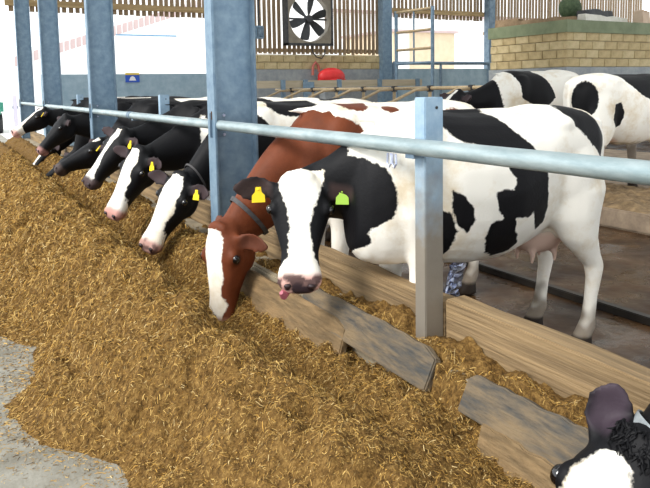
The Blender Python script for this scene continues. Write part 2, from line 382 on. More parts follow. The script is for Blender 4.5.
HEAD = [ # t, half width, top, bottom
 (-.05,.055,-.045,-.15),(-.01,.085,0,-.19),(.05,.10,.018,-.215),(.11,.12,.022,-.235),(.17,.122,.018,-.245),(.23,.106,.012,-.235),(.30,.088,.006,-.205),
 (.37,.073,0,-.175),(.43,.075,-.004,-.155),(.48,.085,-.006,-.148),(.525,.088,-.014,-.142),(.555,.072,-.03,-.13),(.575,.045,-.05,-.112)]

def poly_sdf(px, pz, poly):
    d = np.full(px.shape, 1e9); inside = np.zeros(px.shape, bool); n = len(poly)
    for i in range(n):
        ax_, az = poly[i]; bx_, bz = poly[(i+1) % n]
        ex, ez = bx_-ax_, bz-az; wx, wz = px-ax_, pz-az
        h = np.clip((wx*ex+wz*ez)/(ex*ex+ez*ez+1e-12), 0, 1)
        d = np.minimum(d, (wx-ex*h)**2+(wz-ez*h)**2)
        c = ((az > pz) != (bz > pz)) & (px < (bx_-ax_)*(pz-az)/((bz-az) if abs(bz-az) > 1e-9 else 1e-9)+ax_)
        inside ^= c
    d = np.sqrt(d); return np.where(inside, d, -d)

def cow(label, root, rz, poll, a, n, spec, coatm=BLACKCOAT, voxel=.016, group=None, scale=1.0, world_head=True, legs=True):
    """one cow: trunk, neck, head, ears, legs, udder and tail grown together into a single skin"""
    t = empty('cow', root, rz); t.scale = (scale,)*3
    Mi = (Matrix.Translation(root) @ Matrix.Rotation(rz, 4, 'Z') @ Matrix.Scale(scale, 4)).inverted()
    if world_head:
        P = Mi @ Vector(poll); a = (Mi.to_3x3() @ Vector(a)).normalized(); n = (Mi.to_3x3() @ Vector(n))
    else: P = Vector(poll); a = Vector(a).normalized(); n = Vector(n)
    n = (n-a*n.dot(a)).normalized(); s = n.cross(a)
    HS = spec.get('head_scale', 1.1); HWD = spec.get('head_width', 1.06)
    hp = lambda tt, ss, nn: P+(a*tt+s*(ss*HWD)+n*nn)*HS
    hr3 = lambda *r: tuple(q*HS for q in r)
    b = MB()
    loft(b, [ring(Vector((x,0,zm)), Y, Z, hw, zt-zm, zm-zb, n=26, e=.8, lower=.9) for x,zt,zm,zb,hw in TRUNK])
    for sg in (1,-1):
        ellipsoid(b, Vector((-.38,sg*.22,1.30)), (X,Y,Z), (.10,.06,.055))
        ellipsoid(b, Vector((-.755,sg*.095,1.285)), (X,Y,Z), (.05,.04,.045))
        ellipsoid(b, Vector((.42,sg*.20,1.08)), (X,Y,Z), (.17,.10,.27))
        ellipsoid(b, Vector((-.50,sg*.17,1.02)), (X,Y,Z), (.22,.12,.26))
        hd = spec.get('hind_shift', {}).get(sg, 0); fd = spec.get('fore_shift', {}).get(sg, 0)
        for LG, dx in ((HIND, hd), (FORE, fd)):
            rg = []
            for i, (x,y,z,rx,ry) in enumerate(LG):
                k = max(0, min(1, (1.0-z)/.9)); lt = 1.0+.2*k; rg.append([Vector((x+dx*k+rx*lt*math.cos(q), sg*y+ry*lt*math.sin(q), z)) for q in [2*math.pi*j/16 for j in range(16)]])
            loft(b, rg)
    ellipsoid(b, Vector((0,0,1.355)), (X,Y,Z), (.75,.05,.04))
    ellipsoid(b, Vector((-.42,0,.70)), (X,Y,Z), (.20,.14,.15))
    for sx in (-.50,-.34):
        for sg in (1,-1): b.tube([(sx,sg*.06,.62),(sx,sg*.065,.55),(sx,sg*.065,.50)], [.024,.019,.014], 10)
    tl = [(-.74,0,1.33),(-.82,0,1.28),(-.855,0,1.12),(-.85,0,.9),(-.84,.01,.68),(-.84,.02,.56),(-.84,.02,.42)]
    b.tube([Vector(p) for p in tl], [.045,.036,.028,.023,.021,.036,.014], 12)
    # neck
    O = hp(.045,0,-.12); B0 = Vector((.36,0,1.06)); B1 = Vector((.70,0,1.02))
    de = ((O-B1).normalized()*.5+n*.3+a*.2).normalized() if 'neck_dir' not in spec else (Mi.to_3x3() @ Vector(spec['neck_dir'])).normalized()
    B2 = O-de*spec.get('neck_reach', .26)
    NK = spec.get('neck_girth', 1.0)
    hws = np.interp(np.linspace(0,1,14), [0,.35,.6,.85,1], [.21,.165,.125,.098,.085]); hhs = np.interp(np.linspace(0,1,14), [0,.3,.6,.85,1], [.31,.28,.20,.145,.115])
    cen = []; rings = []
    for i in range(14):
        k = i/13; q = 1-k
        c = B0*q**3+B1*3*q*q*k+B2*3*q*k*k+O*k**3
        tg = ((B1-B0)*q*q+(B2-B1)*2*q*k+(O-B2)*k*k).normalized()
        sd_ = (Y*q+s*k); sd_ = (sd_-tg*sd_.dot(tg)).normalized(); up = tg.cross(sd_)
        cen.append((c, sd_, up, hws[i]*NK, hhs[i]*NK)); rings.append(ring(c, sd_, up, hws[i]*NK, hhs[i]*NK, hhs[i]*NK*1.05, e=.95, lower=.75))
    loft(b, rings)
    # head
    loft(b, [ring(hp(tt,0,(tp+bt)/2+.02), s, n, hw*HS*HWD, ((tp-bt)/2-.02)*HS, ((tp-bt)/2+.02)*HS, n=24, e=.82, lower=.62) for tt,hw,tp,bt in HEAD])
    for sg in (1,-1):
        ellipsoid(b, hp(.155,sg*.104,-.03), (a,s,n), hr3(.042,.026,.032))      # brow and orbit
        ellipsoid(b, hp(.15,sg*.06,-.15), (a,s,n), hr3(.11,.045,.09))          # cheek
        ellipsoid(b, hp(.525,sg*.052,-.045), (a,s,n), hr3(.03,.03,.032))       # nostril wing
    ellipsoid(b, hp(.50,0,-.125), (a,s,n), hr3(.06,.055,.035))                  # chin
    ellipsoid(b, hp(.005,0,-.005), (a,s,n), hr3(.05,.075,.026))                   # poll
    # ears
    ears = {}
    for sg in (1,-1):
        ev = spec.get('ear', {}).get(sg)
        if ev: e = (Mi.to_3x3() @ Vector(ev[0])).normalized(); g = (Mi.to_3x3() @ Vector(ev[1]))
        else: e = (s*sg+a*.03+n*.14).normalized(); g = n*.85+a*.35
        g = (g-e*g.dot(e)).normalized(); wv = e.cross(g); base = hp(.055,sg*.085,-.05)
        EL = spec.get('ear_len', 1.08); rg = []
        for tt, hw, th, cup in ((0,.028,.028,0),(.04,.042,.02,0),(.085,.066,.014,-.016),(.13,.071,.013,-.016),(.175,.058,.013,-.008),(.21,.03,.012,0),(.225,.01,.008,0)):
            c = base+e*(tt*EL); row = []
            for k in range(16):
                q = 2*math.pi*k/16; xx = math.cos(q); yy = math.sin(q)
                row.append(c+wv*(xx*hw)+g*(yy*max(th,voxel*.8)+cup*(1-xx*xx)*2+cup*.2))
            rg.append(row)
        loft(b, rg); ears[sg] = (base, e, g, wv)
    # one skin
    me0 = b.mesh('skin_source'); tmp = bpy.data.objects.new('skin_source', me0); COL.objects.link(tmp)
    md = tmp.modifiers.new('remesh', 'REMESH'); md.mode = 'VOXEL'; md.voxel_size = voxel
    dg = bpy.context.evaluated_depsgraph_get(); me = bpy.data.meshes.new_from_object(tmp.evaluated_get(dg))
    bpy.data.objects.remove(tmp); me.name = 'body'
    nv = len(me.vertices); co = np.empty(nv*3); me.vertices.foreach_get('co', co); co = co.reshape(-1,3)
    ed = np.empty(len(me.edges)*2, int); me.edges.foreach_get('vertices', ed); ed = ed.reshape(-1,2)
    deg = np.bincount(ed.ravel(), minlength=nv)[:,None].clip(1)
    def lap(c):
        ac = np.stack([np.bincount(ed[:,0], c[ed[:,1],j], nv)+np.bincount(ed[:,1], c[ed[:,0],j], nv) for j in range(3)], 1); return ac/deg-c
    for it in range(5): co = co+.5*lap(co); co = co-.45*lap(co)
    hd_ = np.array(P)
    rel = co-hd_; T = rel@np.array(a)/HS; SS = rel@np.array(s)/(HS*HWD); NN = rel@np.array(n)/HS
    inhead = (T > -.07) & (T < .65) & (np.abs(SS) < .16) & (NN > -.30) & (NN < .12)
    body_soft = ~inhead
    for it in range(6):
        l_ = lap(co); co[body_soft] += .5*l_[body_soft]
    me.vertices.foreach_set('co', co.ravel())
    me.polygons.foreach_set('use_smooth', np.ones(len(me.polygons), bool))
    # ---- coat: signed distance to the dark patches
    x, y, z = co.T
    def blob(c, r): 
        return (1-np.sqrt(((x-c[0])/r[0])**2+((y-c[1])/r[1])**2+((z-c[2])/r[2])**2))*min(r)
    coat = np.full(nv, .5 if spec.get('base') == 'dark' else -.5)
    for bl in spec.get('dark', []): coat = np.maximum(coat, blob(*bl))
    for side, pl in spec.get('polys', []):
        dd = poly_sdf(x, z, pl); coat = np.maximum(coat, np.where(y*side > -.02, dd, -.5))
    for bl in spec.get('white', []): coat = np.minimum(coat, -blob(*bl))
    # neck
    cc = np.array([c[0] for c in cen]); dn = np.linalg.norm(co[:,None,:]-cc[None], axis=2); un = dn.argmin(1)/13.0; near = dn.min(1)
    # smooth u by projecting on the neighbouring centre
    nkm = (x > .5) & (near < .34)
    if 'neck' in spec:
        i0 = dn.argmin(1); tgs = np.gradient(cc, axis=0); tl_ = np.linalg.norm(tgs, axis=1, keepdims=True); tgs = tgs/tl_
        arc = np.concatenate([[0], np.cumsum(np.linalg.norm(np.diff(cc, axis=0), axis=1))])
        sarc = arc[i0]+np.einsum('ij,ij->i', co-cc[i0], tgs[i0])
        v = sarc-spec['neck']*arc[-1]
        coat = np.where(nkm, np.maximum(coat, v), coat) if spec.get('neck_sign', 1) > 0 else np.where(nkm, np.minimum(coat, -v), coat)
    # head
    bwt, bww = spec.get('blaze', ([0,.2,.42,.5], [.03,.03,.035,.08]))
    off = spec.get('blaze_off', 0)
    wob = np.array([noise.noise(Vector((p_[0]*9, p_[1]*9, p_[2]*9+root[1]*3))) for p_ in co])*.022
    hv = np.abs(SS-off+wob*.7)+wob*.6+np.clip(-.07-NN, 0, 1)*1.2-np.interp(T, bwt, bww)
    if spec.get('head') == 'white': hv = hv*0-.5
    blend = np.clip((T+.05)/.06, 0, 1)
    coat = np.where(inhead, np.where(T > spec.get('face_from', 0), hv, np.maximum(np.minimum(coat, .2)*(1-blend), hv) if spec.get('head') != 'white' else coat), coat)
    earm = np.zeros(nv, bool); inner = np.zeros(nv)
    for sg, (base, e, g, wv) in ears.items():
        q = co-np.array(base); l_ = q@np.array(e); off_ = np.linalg.norm(q-np.outer(l_, np.array(e)), axis=1)
        mk = (l_ > .03) & (l_ < .28) & (off_ < .09); earm |= mk
        gg = q@np.array(g); inner = np.where(mk & (l_ > .03) & (gg > -.05), np.clip((.064-off_)/.03, 0, 1)*np.clip((l_-.03)/.03,0,1), inner)
    coat = np.where(earm, .3, coat)
    # ---- skin tints: muzzle, mouth, ears, udder, hooves, mud
    tint = np.zeros((nv,4))
    def paint(col, al):
        al = np.clip(al, 0, 1)[:,None]; na = al+tint[:,3:]*(1-al)
        tint[:,:3] = np.where(na > 1e-6, (np.array(lin(col))*al+tint[:,:3]*tint[:,3:]*(1-al))/np.maximum(na,1e-6), 0); tint[:,3:] = na
    mz = spec.get('muzzle', (196,150,140))
    ih = inhead & ~earm
    nz = np.array([noise.noise(Vector(p)*16) for p in co]) if voxel < .02 else np.zeros(nv)
    paint(mz, np.where(ih, (T-.475)/.03+nz*.4, 0)*np.where(NN > -.17, 1, 0))
    if spec.get('muzzle_spots', 0): paint((56,40,42), np.where(ih & (T > .45), np.clip((nz-.05)*8,0,1)*np.clip((T-.48)/.02,0,1), 0)*spec['muzzle_spots'])
    if 'nosepad' in spec: paint((52,40,44), np.where(ih, (1.2-np.sqrt(((T-.555)/.035)**2+((SS-.012)/.05)**2+((NN+.055)/.035)**2))*4+nz*2, 0))
    paint((60,38,40), np.where(ih & (T > .44), np.clip(1-np.abs(NN+.105-(T-.5)*.25)/.008, 0, 1), 0)*.8)
    for sg in (1,-1):
        dn_ = np.sqrt(((T-.548)/.018)**2+((SS-sg*.045)/.014)**2+((NN+.045)/.02)**2); paint((34,20,22), np.where(ih, (1.25-dn_)*3, 0))
        de_ = np.sqrt(((T-.165)/.038)**2+((SS-sg*.12)/.03)**2+((NN+.045)/.027)**2); paint((30,22,22), np.where(ih, (1.1-de_)*3, 0)*(.85 if spec.get('coatname') != 'red' else .5))
    paint(spec.get('inner_ear', (70,56,58)), np.where(earm, inner*.75, 0))
    ud = np.sqrt(((x+.40)/.26)**2+(y/.2)**2+((z-.60)/.16)**2); paint((226,196,180), np.where((z < .70) & (np.abs(y) < .14), (1.1-ud)*4, 0)*.8)
    mud = spec.get('mud', .22); paint((92,72,50), np.where(np.abs(x) < .95, np.clip((mud-z)/.12+nz*.9, 0, 1), 0)*np.where(z < .62, .8, 0))
    paint((40,31,24), np.where((z < .1) & (x < .75), (.1-z)/.015, 0))
    ca = me.attributes.new('coat', 'FLOAT', 'POINT'); ca.data.foreach_set('value', np.ascontiguousarray(coat, dtype=np.float32))
    ta = me.attributes.new('tint', 'FLOAT_COLOR', 'POINT'); ta.data.foreach_set('color', np.ascontiguousarray(tint, dtype=np.float32).ravel())
    me.materials.clear(); link('body', me, coatm, t)
    # ---- children: eyes, tags, collar
    for sg in (1,-1):
        eb = MB(); ellipsoid(eb, hp(.163,sg*.119,-.03), (a,s,n), hr3(.026,.021,.022), 16, 12); eb.build('eye', EYEM, t, smooth=True)
        nb = MB(); ellipsoid(nb, hp(.545,sg*.046,-.026), ((a+n*.3).normalized(),s,(n-a*.3).normalized()), hr3(.013,.019,.012), 12, 8); nb.build('nostril', NOSTRIL, t, smooth=True)
    for sg, mm in spec.get('tags', {}).items():
        base, e, g, wv = ears[sg]; dn_ = -Z if wv.z > 0 else -Z
        c = base+e*.11+g*.012; dv = (Mi.to_3x3() @ Vector((0,0,-1))).normalized(); dv = (dv-g*dv.dot(g)).normalized(); sv = dv.cross(g)
        tb = MB(); pts = [(-.013,-.012),(.013,-.012),(.017,.014),(.032,.03),(.034,.066),(-.034,.066),(-.032,.03),(-.017,.014)]
        f_ = [c+sv*p+dv*q+g*.008 for p,q in pts]; k_ = [c+sv*p+dv*q+g*.003 for p,q in pts]; m_ = len(pts)
        tb.add(f_+k_, [tuple(range(m_)), tuple(range(2*m_-1,m_-1,-1))]+[(i,i+m_,(i+1)%m_+m_,(i+1)%m_) for i in range(m_)])
        tg_ = tb.build('ear_tag', mm, t); pb = MB(); ellipsoid(pb, c+g*.008, (sv,dv,g), (.008,.008,.006), 8, 6); pb.build('stud', mm, tg_)
    if 'collar' in spec:
        u, mm, wid = spec['collar']; cb = MB(); rg = []
        i = min(12, int(u*13)); f0 = u*13-i
        for kk in (-1,1):
            uk = max(0, min(12.999, u*13+kk*wid)); i = int(uk); fr = uk-i; c0, c1 = cen[i], cen[i+1]
            c = c0[0].lerp(c1[0], fr); sd_ = c0[1].lerp(c1[1], fr); up = c0[2].lerp(c1[2], fr); hw = (c0[3]*(1-fr)+c1[3]*fr)*1.06+.008; hh = (c0[4]*(1-fr)+c1[4]*fr)*1.06+.008
            rg.append(ring(c, sd_, up, hw, hh, hh*1.05, n=40, e=.95, lower=.78)); rg.append(ring(c, sd_, up, hw-.006, hh-.006, hh*1.05-.006, n=40, e=.95, lower=.78))
        o_, i_, o2, i2 = rg; nn_ = 40; vv = o_+i_+o2+i2; fs = []
        for k in range(nn_):
            k2 = (k+1) % nn_; fs += [(k,k2,80+k2,80+k),(40+k2,40+k,120+k,120+k2),(k2,k,40+k,40+k2),(80+k,80+k2,120+k2,120+k)]
        cb.add(vv, fs); cb.build('collar', mm, t, smooth=True)
    if spec.get('forelock'):
        fl = MB(); rs_ = random.Random(4)
        for k in range(140):
            b0 = hp(rs_.uniform(-.03,.035), rs_.uniform(-.06,.06), .008); dr_ = (a*rs_.uniform(.3,1)+s*rs_.uniform(-.6,.6)+n*rs_.uniform(.1,.5)).normalized(); l_ = rs_.uniform(.02,.045)
            fl.tube([b0, b0+dr_*l_*.5+n*.008, b0+dr_*l_+s*rs_.uniform(-.015,.015)], [.005,.004,.001], 5)
        fl.build('forelock', mat('black_hair', (12,12,15), rough=.6, spec=.2), t, smooth=True)
    if spec.get('tongue'):
        tb = MB(); tb.tube([hp(.50,-.03,-.10), hp(.555,-.05,-.095), hp(.585,-.062,-.07), hp(.575,-.07,-.045)], [.018,.024,.022,.01], 12); tb.build('tongue', TONGUE, t, smooth=True)
    return tag(t, label, 'cow', group)

RG = 'cows feeding at the barrier'
P1 = [(0.4, 1.39), (0.37, 1.33), (0.3, 1.25), (0.19, 1.22), (0.08, 1.2), (0.06, 1.12), (0.01, 1.05), (0.02, 0.99), (0.08, 1.0), (0.14, 0.99), (0.11, 0.89), (0.07, 0.85), (0.15, 0.84), (0.17, 0.76), (0.13, 0.67), (0.05, 0.63), (-0.03, 0.65), (-0.07, 0.7), (-0.02, 0.78), (0.0, 0.85), (-0.1, 0.84), (-0.13, 0.87), (-0.16, 0.8), (-0.2, 0.75), (-0.25, 0.79), (-0.25, 0.88), (-0.23, 0.99), (-0.23, 1.02), (-0.19, 1.15), (-0.1, 1.23), (-0.03, 1.3), (-0.0, 1.36), (0.09, 1.45), (0.27, 1.46)]
P2 = [(0.36, 1.01), (0.31, 0.99), (0.25, 0.92), (0.24, 0.85), (0.27, 0.79), (0.32, 0.83), (0.36, 0.93)]
P3 = [(0.45, 0.93), (0.36, 0.9), (0.32, 0.8), (0.33, 0.71), (0.37, 0.64), (0.42, 0.59), (0.45, 0.6)]
P4 = [(-0.41, 1.39), (-0.52, 1.42), (-0.63, 1.36), (-0.72, 1.22), (-0.68, 1.1), (-0.55, 1.22), (-0.46, 1.29)]
P5 = [(1.3, 1.2), (0.95, 1.25), (0.84, 1.2), (0.72, 1.17), (0.65, 1.12), (0.62, 1.04), (0.61, 0.95), (0.63, 0.88), (0.68, 0.85), (0.73, 0.81), (0.71, 0.75), (0.78, 0.7), (0.83, 0.63), (0.9, 0.64), (0.98, 0.6), (1.3, 0.6)]
cow('large white cow with black patches and white blaze, facing the camera over the kerb', (.665,2.78,0), math.radians(174), (-.29,2.99,1.06), (-.21,-.34,-.93), (-.40,-.80,.45),
    dict(polys=[(1,P1),(1,P2),(1,P3),(1,P4),(1,P5),(-1,P4)], dark=[((.1,-.3,1.0),(.3,.2,.3)), ((.2,0,1.42),(.22,.2,.12))], neck_dir=(-1,-.25,.05), neck_reach=.2, neck=.52, head_scale=1.0, head_width=1.27, nosepad=1, ear={1:((.74,-.66,-.06),(-.5,-.85,.1))}, face_from=-.045, inner_ear=(66,52,50),
         blaze=([0,.06,.15,.25,.4,.46,.52], [.088,.085,.058,.042,.045,.085,.2]), blaze_off=0, tags={-1:YTAG, 1:GTAG}, muzzle_spots=.9, muzzle=(214,170,158), tongue=True,
         hind_shift={1:0, -1:.02}, mud=.3), voxel=.0115, group=RG, scale=.985)
cow('red-brown cow with white blaze, head lowered into the feed beside the nearest column', (.80,3.86,0), math.radians(180), (-.42,3.87,.66), (-.10,-.10,-1), (-1,-.42,.1),
    dict(neck=0.0, dark=[((.50,.2,1.02),(.26,.25,.30)), ((.45,-.2,1.02),(.26,.25,.30)), ((.30,0,1.40),(.13,.22,.10)), ((.05,.16,1.36),(.06,.07,.05)), ((.12,.28,1.2),(.05,.08,.06)), ((-.4,.2,1.2),(.15,.2,.15))],
         blaze=([-.02,.05,.2,.4,.5], [.05,.07,.055,.06,.06]), blaze_off=-.01, ear={-1:((.45,.75,.35),(-.6,.2,.6)), 1:((.55,-.75,-.15),(-.5,-.6,-.2))}, muzzle=(150,110,90), tags={}, collar=(.80, DCOLLAR, .22), coatname='red', inner_ear=(96,60,48), mud=.3), coatm=REDCOAT, voxel=.014, group=RG)
cow('black cow with broad white face and yellow ear tag, just left of the nearest column', (.85,5.2,0), math.radians(180), (-.25,5.12,.84), (-.31,-.05,-.5), (-.75,-.5,.45),
    dict(base='white', neck=.12, white=[((.72,.2,1.0),(.03,.2,.3))], dark=[((.55,.2,1.0),(.2,.3,.3)), ((.15,.1,1.35),(.24,.3,.1)), ((-.35,-.1,1.38),(.2,.2,.12))], blaze=([0,.08,.3,.45,.5], [.04,.075,.07,.065,.11]), tags={1:YTAG}, collar=(.86, DCOLLAR, .15), muzzle=(190,150,140), muzzle_spots=.7), voxel=.015, group=RG)
cow('black cow with wide white blaze and pinkish nose, second left of the nearest column', (.85,5.92,0), math.radians(180), (-.38,5.85,1.0), (-.30,-.02,-.55), (-.80,-.45,.4),
    dict(base='dark', white=[((.66,.2,1.08),(.04,.2,.22)), ((.72,0,.68),(.2,.3,.14)), ((.2,.25,1.25),(.14,.12,.25)), ((-.3,0,1.4),(.25,.3,.15))], blaze=([0,.1,.3,.42,.5], [.055,.06,.055,.085,.2]), tags={1:YTAG}, muzzle=(200,150,140)), voxel=.016, group=RG)
cow('black cow with a narrow white blaze, third to the left of the nearest column', (.85,6.75,0), math.radians(180), (-.33,6.65,1.13), (-.37,-.02,-.46), (-.70,-.35,.6),
    dict(base='dark', white=[((.72,0,.7),(.22,.3,.16)), ((0,.2,1.3),(.15,.2,.2)), ((-.5,0,1.3),(.2,.3,.3))], blaze=([0,.1,.25,.4,.48], [.03,.034,.03,.035,.06]), tags={1:YTAG}, muzzle=(70,56,56)), voxel=.017, group=RG)
cow('black cow with level head and white poll in front of the second column', (.85,8.5,0), math.radians(180), (-.18,8.5,.92), (-.5,0,-.26), (-.4,-.1,.9),
    dict(base='dark', white=[((-.2,0,1.35),(.3,.3,.2)), ((.75,0,.78),(.2,.2,.12))], blaze=([-.02,.03,.08,.1], [.05,.05,.02,-.2]), tags={1:YTAG}, muzzle=(70,58,54)), voxel=.018, group=RG)
cow('all-black cow holding its head up just left of the second column', (.85,10.15,0), math.radians(180), (-.33,10.1,1.17), (-.40,0,-.45), (-.6,-.1,.6),
    dict(base='dark', blaze=([0,.1], [-.2,-.2]), muzzle=(150,110,104)), voxel=.02, group=RG)
cow('black cow with pale cheek, head buried low in the feed beside the all-black cow', (.85,10.95,0), math.radians(180), (-.12,11.0,.56), (-.46,0,-.36), (-.5,-.1,.6),
    dict(base='dark', blaze=([0,.1], [-.2,-.2]), white=[((.0,0,1.3),(.3,.3,.2))], muzzle=(60,52,50)), voxel=.02, group=RG)
cow('black cow with pink-white muzzle raised highest at the far end of the row', (.85,11.75,0), math.radians(180), (-.40,11.7,1.25), (-.48,0,-.32), (-.45,-.1,.75),
    dict(base='dark', blaze=([0,.1,.3,.4,.46], [.03,.035,.04,.06,.25]), muzzle=(206,160,150), tags={1:YTAG}), voxel=.02, group=RG)
cow('black cow with white stripe on lowered face, farthest left in the row', (.85,12.7,0), math.radians(180), (-.16,12.7,.66), (-.36,0,-.42), (-.6,-.3,.6),
    dict(base='dark', blaze=([0,.1,.3,.45], [.04,.05,.04,.03]), white=[((.0,0,1.3),(.3,.3,.2))], muzzle=(70,58,56)), voxel=.02, group=RG)
cow('black-headed cow with white blaze and grey collar in the bottom right corner', (.84,.84,0), math.radians(180), (-.205,1.13,.505), (-.60,.08,-.80), (-.88,-.34,.42),
    dict(base='dark', white=[((-.2,0,1.2),(.4,.5,.4))], blaze=([.02,.06,.12,.22,.35,.5], [-.03,.035,.065,.07,.06,.08]), blaze_off=-.03, face_from=-.03, forelock=True, head_width=1.1, head_scale=1.22, collar=(.88, COLLAR, .28),
         ear={-1:((.42,-.02,1),(-.75,-.6,.2))}, ear_len=.86, inner_ear=(74,62,72), muzzle=(190,150,140)), voxel=.0115, group=RG)
cow('white cow with dark patches standing behind the cubicle rails below the block room', (5.25,6.75,.2), math.radians(182), (4.05,6.9,1.42), (-.8,.1,-.6), (-.5,0,.8),
    dict(polys=[(1,[(.55,1.5),(.25,1.5),(.08,1.3),(-.02,1.05),(.2,.9),(.5,1.05)])], dark=[((-.78,.05,1.2),(.12,.25,.2)), ((.3,-.1,1.3),(.25,.3,.25))], neck=.4, blaze=([0,.5],[.02,.02])), voxel=.02, scale=1.06, group='cows standing in the cubicles')
cow('white cow with black spots at the right edge, standing with rump to the yard', (5.02,5.2,.2), math.radians(0), (1.0,0,1.25), (.7,0,-.6), (.6,0,.7),
    dict(polys=[(-1,[(-.44,1.06),(-.35,1.08),(-.29,.96),(-.31,.82),(-.39,.79),(-.46,.88)]), (-1,[(.24,1.0),(.32,.95),(.30,.8),(.22,.78)]), (-1,[(-.27,1.5),(-.22,1.3),(-.06,1.15),(.12,1.08),(.3,.97),(.6,.9),(.6,1.5)])],
         dark=[((.25,0,1.4),(.5,.3,.12)), ((-.74,-.12,1.12),(.12,.16,.2))], neck=.2, mud=.66, blaze=([0,.5],[.03,.03])), voxel=.018, world_head=False, group='cows standing in the cubicles')

# ------------------------------------------------------------------ feed heap
YS = [-2,1.5,2.27,2.45,2.6,2.83,3.2,3.6,3.95,4.5,6,8,10,12,14,17,19]
XO = [-1.5,-1.42,-1.36,-1.33,-1.42,-1.62,-1.66,-1.50,-1.46,-1.72,-1.75,-1.6,-1.45,-1.3,-1.2,-1.0,-.9]
def fnz(x, y, s, o=3): return noise.fractal(Vector((x*s, y*s, 3.1)), 1.0, 2.1, o)
def sst(t): t = max(0., min(1., t)); return t*t*(3-2*t)
def heap(x, y):
    xo = float(np.interp(y, YS, XO))+.13*fnz(x, y, 2.2, 5)
    if x < xo-.02: return 0.
    xr = float(np.interp(y, [-2,1.6,2.3,2.9,3.6,5,9,19], [-.75,-.75,-.8,-.92,-.95,-.9,-.85,-.6]))+.06*fnz(0, y, 1.3)
    hr = float(np.interp(y, [-2,1.8,2.5,3.3,5,9,14,19], [.28,.30,.40,.44,.43,.38,.30,.17]))+.05*fnz(1, y, 1.7)
    ht = float(np.interp(y, [-2,1.0,1.9,2.5,3.2,4.4,6,9,12,19], [.22,.20,.20,.09,.01,.0,.04,.08,.12,.1]))
    hk = float(np.interp(y, [-2,1.0,1.7,1.98,2.2,2.6,3.2,4,5,9,19], [.06,.06,.12,.22,.17,.12,.08,.10,.29,.32,.27]))
    xt = -.48
    if x < xr: h = hr*sst((x-xo)/(xr-xo))**.75
    elif x < xt: h = hr+(ht-hr)*sst((x-xr)/(xt-xr))
    elif x < -.24: h = ht+(hk-ht)*sst((x-xt)/(-.24-xt))
    elif x < -.2: h = hk
    else:
        top = float(np.interp(y, [-2,1.9,2.1,4.0,4.5,5,19], [.32,.32,.32,.29,.27,.25,.2])); h = hk+(top-hk)*sst((x+(.19 if 1.9 < y < 2.1 else .125))/.035)
    env = min(1., h/.12)
    return max(0., h+env*(.06*fnz(x, y, 3.0)+.07*abs(fnz(x+5, y, 5.5, 4))-.03+.016*fnz(x, y, 26, 3)))
ys = [-.9]
while ys[-1] < 19.3: ys.append(ys[-1]+max(.013, .0042*math.hypot(1.4, max(ys[-1],0))))
xs = list(np.arange(-2.0, -.14, .0145))+[-.13,-.11,-.09,-.07,-.05,-.03,-.01,.01,.03,.055]
nx, ny = len(xs), len(ys)
HG = np.zeros((ny, nx))
for j, yv in enumerate(ys):
    for i, xv in enumerate(xs): HG[j,i] = heap(xv, yv)
vv = np.empty((ny, nx, 3)); vv[:,:,0] = np.array(xs)[None]; vv[:,:,1] = np.array(ys)[:,None]; vv[:,:,2] = HG+.097
idx = np.arange(ny*nx).reshape(ny, nx)
keep = (HG[:-1,:-1]+HG[1:,:-1]+HG[:-1,1:]+HG[1:,1:]) > .004
fq = np.stack([idx[:-1,:-1], idx[:-1,1:], idx[1:,1:], idx[1:,:-1]], -1)[keep]
used = np.unique(fq); rem = np.full(ny*nx, -1); rem[used] = np.arange(len(used))
def npmesh(name, V, Fq):
    me = bpy.data.meshes.new(name); me.vertices.add(len(V)); me.vertices.foreach_set('co', np.ascontiguousarray(V, dtype=np.float32).ravel())
    k = Fq.shape[1]; me.loops.add(Fq.size); me.loops.foreach_set('vertex_index', np.ascontiguousarray(Fq, dtype=np.int32).ravel())
    me.polygons.add(len(Fq)); me.polygons.foreach_set('loop_start', np.arange(0, Fq.size, k, dtype=np.int32)); me.update(calc_edges=True); me.validate(); return me
def feed_material():
    m = bpy.data.materials.new('chopped_forage'); m.use_nodes = True; nt = m.node_tree; N = nt.nodes; L = nt.links
    p = N['Principled BSDF']; p.inputs['Roughness'].default_value = .9; p.inputs['Specular IOR Level'].default_value = .15
    tc = N.new('ShaderNodeTexCoord')
    n = N.new('ShaderNodeTexNoise'); n.inputs['Scale'].default_value = 40; n.inputs['Detail'].default_value = 8; n.inputs['Roughness'].default_value = .75
    L.new(tc.outputs['Object'], n.inputs['Vector'])
    cr = N.new('ShaderNodeValToRGB'); e = cr.color_ramp.elements
    e[0].position = .34; e[0].color = (*lin((58,42,20)),1); e[1].position = .72; e[1].color = (*lin((160,128,74)),1)  # base coloured darker than the strands, painting shade into the gaps between them
    q = e.new(.5); q.color = (*lin((112,84,44)),1)
    L.new(n.outputs[0], cr.inputs[0]); L.new(cr.outputs[0], p.inputs['Base Color'])
    bp = N.new('ShaderNodeBump'); bp.inputs['Strength'].default_value = .9; bp.inputs['Distance'].default_value = .02
    n3 = N.new('ShaderNodeTexNoise'); n3.inputs['Scale'].default_value = 70; n3.inputs['Detail'].default_value = 6
    L.new(tc.outputs['Object'], n3.inputs['Vector']); L.new(n3.outputs[0], bp.inputs['Height']); L.new(bp.outputs[0], p.inputs['Normal'])
    return m
fo = link('feed_heap', npmesh('feed_heap', vv.reshape(-1,3)[used], rem[fq]), feed_material(), smooth=True)
tag(fo, 'long ridge of golden-brown chopped forage heaped along the barrier', 'feed heap', kind='stuff')
